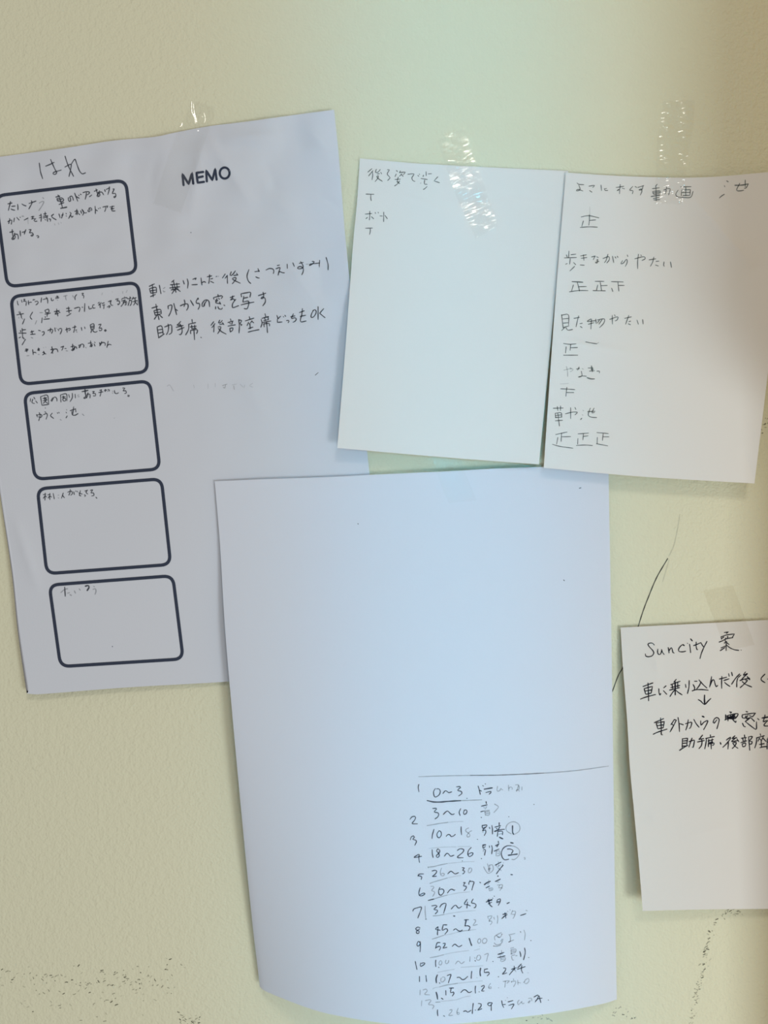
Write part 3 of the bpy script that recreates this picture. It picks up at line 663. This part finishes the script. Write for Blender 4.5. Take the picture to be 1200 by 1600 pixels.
write(large, HW, [A4 + ('138 320 150 380 165 450; 225 345 215 385 225 400 265 380 290 350 260 345 235 355; 460 300 455 350 460 405; 500 410 510 420; f 530 310 510 340 515 375 545 370 555 330 535 308; f 620 300 608 335 625 358 655 340 660 305; f 765 365 800 320 830 330 860 358 905 325; f 995 245 990 325; f 1065 260 1070 275; 1070 305 1080 322; f 1115 230 1095 270 1105 300 1140 300 1160 260 1145 225 1115 230; g 485 495 600 470 750 445; g 850 415 1000 405 1200 390',),
      C4 + ('f 155 110 210 90 200 140 185 205; 275 205 282 208; f 400 45 405 80; 350 105 440 75; f 370 105 430 95; 345 150 455 125; f 390 120 375 160; f 395 160 390 205; f 390 160 455 150 450 190 400 210; f 400 180 445 172; f 530 18 580 5; f 540 40 545 100; f 540 40 610 28 600 75 550 85; f 550 60 600 55; f 535 100 560 95; f 545 130 560 185 580 185; f 550 120 600 110; f 605 125 630 120; 665 60 680 110 680 140; 735 10 745 80 720 185; 790 148 800 150',)], 1.7, B, seed=60)
write(large, HW, [A4 + ('205 555 205 640; 305 540 315 640; d 485 530 465 590 470 660; 515 655 525 665; f 545 580 535 615 550 645 580 635 605 600 590 565 560 570; 635 545 695 525 685 570 655 660; 790 575 830 570 870 605 910 600 960 555; 1022 475 1015 530 1012 590; f 1100 575 1105 577; d 1160 425 1150 490 1158 550; g 410 755 440 735 520 720; f 520 720 640 690 800 665; g 800 665 950 648 1190 625',),
      C4 + ('155 320 205 312; 160 320 155 365 215 360 225 385 195 415; 355 425 363 428; 430 300 465 305 450 350 415 390 480 370; 545 320 620 295; 585 270 590 330; 580 320 515 400; f 585 310 610 355; 690 240 635 300; 630 320 745 280; 695 260 690 330 710 375; f 782 368 790 370',)], 1.7, B, seed=61)
write(large, HW, [A4 + ('f 215 765 212 848; f 260 770 305 755 325 785 285 835 365 845; d 465 800 480 860 488 915; 545 895 575 915; 615 775 618 850; 670 740 740 738; 700 740 690 810 735 800 740 830 715 865; 850 810 890 770 930 770 965 805 1000 805 1020 790; 1080 705 1075 760 1080 820; 1135 795 1140 800; f 455 960 530 955; g 540 945 640 938 790 920; g 790 920 900 880 1000 862',),
      C4 + ('110 570 150 550 150 580 115 630 155 630; f 245 520 215 570 225 595 255 590 250 570 220 580; f 355 582 365 588; f 425 495 515 485 480 520; f 460 490 450 580; f 575 455 578 475; f 545 495 550 510; f 545 495 605 490 600 530 575 570; f 635 475 640 540; f 640 510 680 515; f 740 500 720 510; f 725 510 750 470 790 450 798 490 765 525 735 520',)], 1.7, B, seed=62)
write(large, HW, [A4 + ('f 240 935 235 1018; f 295 935 370 920 385 935 345 995 400 1000 430 1020 405 1065; 488 1075 485 1120 492 1175; 580 1170 600 1182; f 675 1085 710 1075 705 1110 660 1165 725 1165; f 810 1050 790 1110 800 1150 825 1145 825 1120 795 1125; 890 1105 930 1095 955 1115 990 1100 1010 1085; 1045 975 1035 1060 1030 1140; 1075 1080 1080 1088; 1120 980 1165 985 1165 1025 1115 1085 1180 1060',),
      C4 + ('265 800 215 805 205 830 240 845 270 805; 255 830 255 915; 405 770 415 830 435 870; 420 830 460 825; f 455 765 465 770; f 485 725 490 730; 495 790 570 770; 505 840 580 820 570 850 545 892; f 660 760 635 790 645 830 680 800 700 780; f 690 790 705 815 730 805; f 810 770 785 800 795 805 820 770; f 790 740 830 735 840 775; 870 720 930 690 925 740 890 785; f 885 800 905 760; 920 745 990 735; 945 700 970 800; 1075 760 1082 765',)], 1.7, B, seed=63)
for sh, sp in ((large, '559 818 560 819'), (large, '880.5 906 882 907.5'), (large, '905 763 908 762'), (memo, '175.4 1010 176 1010.5'), (memo, '298 363 298.6 363.6')):
    write(sh, 'ink_speck', [(0, 0, 1, sp)], 1.8, B, seed=64)
write(memo, 'pencil_tick', [(230, 560, 4, '1050 105 1070 88')], 1.3, P, seed=65)

# ------------------------------------------------------------------ strips of clear tape
def tape(name, sheets, quad_l, quad_r, label, ridges, seed, m, nu=44, nv=130, end=0.0):
    """a strip of clear tape from the wall down on to a sheet, following what lies under it, with its own wrinkles"""
    rng = random.Random(seed)
    tl, L = Sheet.smooth(curve_pts(quad_l))
    trr, R = Sheet.smooth(curve_pts(quad_r))
    V = np.linspace(0, 1, nv + 1)
    U = np.linspace(0, 1, nu + 1)
    Lp = np.stack([np.interp(V, tl, L[:, 0]), np.interp(V, tl, L[:, 1])], -1)
    Rp = np.stack([np.interp(V, trr, R[:, 0]), np.interp(V, trr, R[:, 1])], -1)
    P = Lp[:, None, :] * (1 - U)[None, :, None] + Rp[:, None, :] * U[None, :, None]
    # torn ends
    ax = (Lp[-1] + Rp[-1] - Lp[0] - Rp[0]) / 2
    ax = ax / np.hypot(*ax)
    jag = np.array([rng.uniform(-1, 1) for _ in U])
    for row, k in ((0, 1), (-1, 1)):
        P[row] += (jag[:, None] * end) * ax[None, :]
    px, py = P[..., 0].ravel(), P[..., 1].ravel()
    base = np.zeros(len(px))
    for s in sheets:
        h, ins = s.height(px, py)
        base = np.where(ins, np.maximum(base, h), base)
    base = base.reshape(nv + 1, nu + 1)
    sm = base.copy()
    for _ in range(14):
        q = sm.copy()
        q[1:-1] = (sm[:-2] + sm[1:-1] + sm[2:]) / 3
        q[:, 1:-1] = (q[:, :-2] + q[:, 1:-1] + q[:, 2:]) / 3
        sm = np.maximum(q, base)
    h = sm + 0.00022
    h = h + np.abs(ridges(px, py).reshape(h.shape))
    Wv = world(px, py, h.ravel())
    org = Wv[(nu + 1) * (nv // 2) + nu // 2]
    th = 0.00005
    Bv = world(px, py, h.ravel() - th)
    W = nu + 1
    faces = []
    for j in range(nv):
        for i in range(nu):
            a = j * W + i
            faces.append((a, a + W, a + W + 1, a + 1))
    me = bpy.data.meshes.new(name)
    me.from_pydata([tuple(p - org) for p in Wv], [], faces)
    me.polygons.foreach_set('use_smooth', [True] * len(faces))
    me.update()
    o = link(name, me, m)
    o.location = org
    tag(o, label, 'tape')
    return o


def strip_waves(ang, wl, amp, cx, cy, seed, region=None):
    """long thin wrinkles: waves along one direction, broken up, optionally kept to a part of the strip"""
    r = random.Random(seed)
    ph = [r.random() * 7 for _ in range(6)]

    def f(x, y):
        s = (x - cx) * math.cos(ang) + (y - cy) * math.sin(ang)
        t = -(x - cx) * math.sin(ang) + (y - cy) * math.cos(ang)
        k = 2 * math.pi / wl
        a = np.sin(s * k + 0.7 * np.sin(t * 0.07 + ph[0]) + ph[1]) + 0.7 * np.sin(s * k * 1.63 + 0.7 * np.sin(t * 0.10 + ph[2]) + ph[3])
        m = 0.55 + 0.45 * np.sin(t * 0.21 + s * 0.07 + ph[4]) * np.sin(s * 0.13 + ph[5])
        h = amp * (a * 0.5 + 0.5) * m
        if region is not None:
            h = h * region(s, t)
        return h
    return f


def blend(*fs):
    return lambda x, y: sum(f(x, y) for f in fs)


def blobs(amp, wl, seed):
    return lambda x, y: np.maximum(0, waves(x, y, seed, amp, wl, 9))


tape('tape_strip', [memo], '300 157 290 182 277 207 257 262 240 318', '336 166 333 185 326 203 305 268 283 332',
     'clear tape strip holding the top of the sheet printed with boxes',
     lambda x, y: (0.0010 * np.clip((y - 158) / 48, 0, 1) * np.clip((262 - y) / 50, 0, 1) + strip_waves(-0.12, 19, 0.00075, 305, 185, 73)(x, y) * np.clip((210 - y) / 12, 0, 1)
                   + blobs(0.0007, 11, 72)(x, y) * (np.exp(-((y - 206) / 8) ** 2) + np.exp(-(((x - 255) * 0.97 - (y - 308) * 0.2) / 14) ** 2 - ((y - 310) / 9) ** 2))), 70, M_tape, end=2.0)
tape('tape_strip', [note], '683 218 690 240 706 288 718 318 743 373', '726 199 740 244 750 270 764 312 778 352',
     'heavily wrinkled clear tape strip on the mostly blank small sheet',
     blend(strip_waves(1.20, 6.0, 0.00019, 725, 275, 75), lambda x, y: 0.0024 * np.clip((y - 200) / 95, 0, 1) * np.clip((316 - y) / 20, 0, 1), blobs(0.0002, 20, 76)), 74, M_tape, end=2.2, nv=200)
tape('tape_strip', [tally], '1036 158 1032 190 1027 223 1025 263 1023 318', '1086 156 1084 190 1082 207 1073 260 1067 319',
     'wrinkled clear tape strip on the small sheet with tally marks',
     blend(strip_waves(1.3, 7, 0.00024, 1053, 240, 79), strip_waves(1.8, 12, 0.00026, 1053, 240, 81), blobs(0.0002, 17, 80), lambda x, y: 0.0014 * np.clip((y - 158) / 105, 0, 1) * np.clip((330 - y) / 60, 0, 1)), 78, M_tape, end=1.4, nv=190)
tape('tape_strip', [large], '668 698 683 741 692 765 701 786', '712 697 726 736 736 760 745 782',
     'short clear tape strip on the top edge of the long bowed sheet',
     blend(blobs(0.00008, 26, 84)), 82, M_matte_tape, end=1.2)
tape('tape_strip', [right], '1099 923 1108 948 1120 979 1134 1018', '1145 914 1154 938 1166 971 1179 1007',
     'smooth greyish clear tape strip above the letter written in black pen',
     blend(blobs(0.00005, 30, 88)), 86, M_old_tape, end=1.6)

# ------------------------------------------------------------------ marks on the wall itself
flat = lambda x, y: 0 * x + 0.00008


def wall_mark(name, st, width, seed, label=None, kind='scratch'):
    o = strokes_mesh(name, None, st, width, INK[kind], flat, wall, seed)
    if label:
        o['label'] = label
    return o


k = 1200 / 380
wall_mark('pencil_line', parse('705 735 650 830 610 925 585 990 560 1068; 560 1068 520 1170 485 1270 462 1310 432 1390 425 1402; g 765 515 755 580 735 670 710 725; g 712 740 680 850', 820, 640, k), 1.7, 90, 'long dark scratch on the plaster')
rng = random.Random(11)


def specks(path, n, spread, name, seed):
    rr = random.Random(seed)
    path = straight(np.array(path, float), 2)
    st = []
    for _ in range(n):
        c = path[rr.randrange(len(path))] + np.array([rr.gauss(0, spread), rr.gauss(0, spread)])
        a = rr.choice([rr.uniform(-0.6, 0.2), rr.uniform(0.3, 1.1), rr.uniform(-0.9, -0.3)])
        l = rr.uniform(0.8, 5.0)
        d = np.array([math.cos(a), math.sin(a)]) * l / 2
        st.append((rr.choice([0, 1, 1, 1, 1, 2, 2]), np.array([c - d, c + np.array([rr.uniform(-.6, .6), rr.uniform(-.6, .6)]), c + d]), True))
    return wall_mark(name, st, 1.5, seed, kind='scuff')


kx = 260 / 1200
q = lambda pts: [(940 + x * kx, 1400 + y * kx) for x, y in pts]
specks(q([(1030, 115), (960, 120), (900, 122), (850, 165), (800, 220), (770, 310), (750, 400), (750, 480), (715, 600), (690, 700), (680, 780), (660, 860), (630, 925)]), 105, 3.0, 'scuff_trail', 91)
specks([(5, 1520), (60, 1532), (120, 1545), (170, 1525), (235, 1530), (270, 1512)], 95, 11.0, 'scuff_trail', 92)
specks([(190, 1540), (240, 1535), (270, 1545)], 26, 9.0, 'scuff_trail', 93)
specks([(278, 1590), (310, 1598)], 30, 5.0, 'scuff_trail', 94)
specks([(10, 1560), (120, 1575), (230, 1560)], 34, 14.0, 'scuff_trail', 98)
specks([(825, 1592), (858, 1590)], 12, 4.0, 'scuff_trail', 95)
specks([(955, 1578), (980, 1580), (990, 1596)], 14, 4.0, 'scuff_trail', 96)
specks([(1197, 655), (1192, 670)], 10, 3.0, 'scuff_trail', 97)
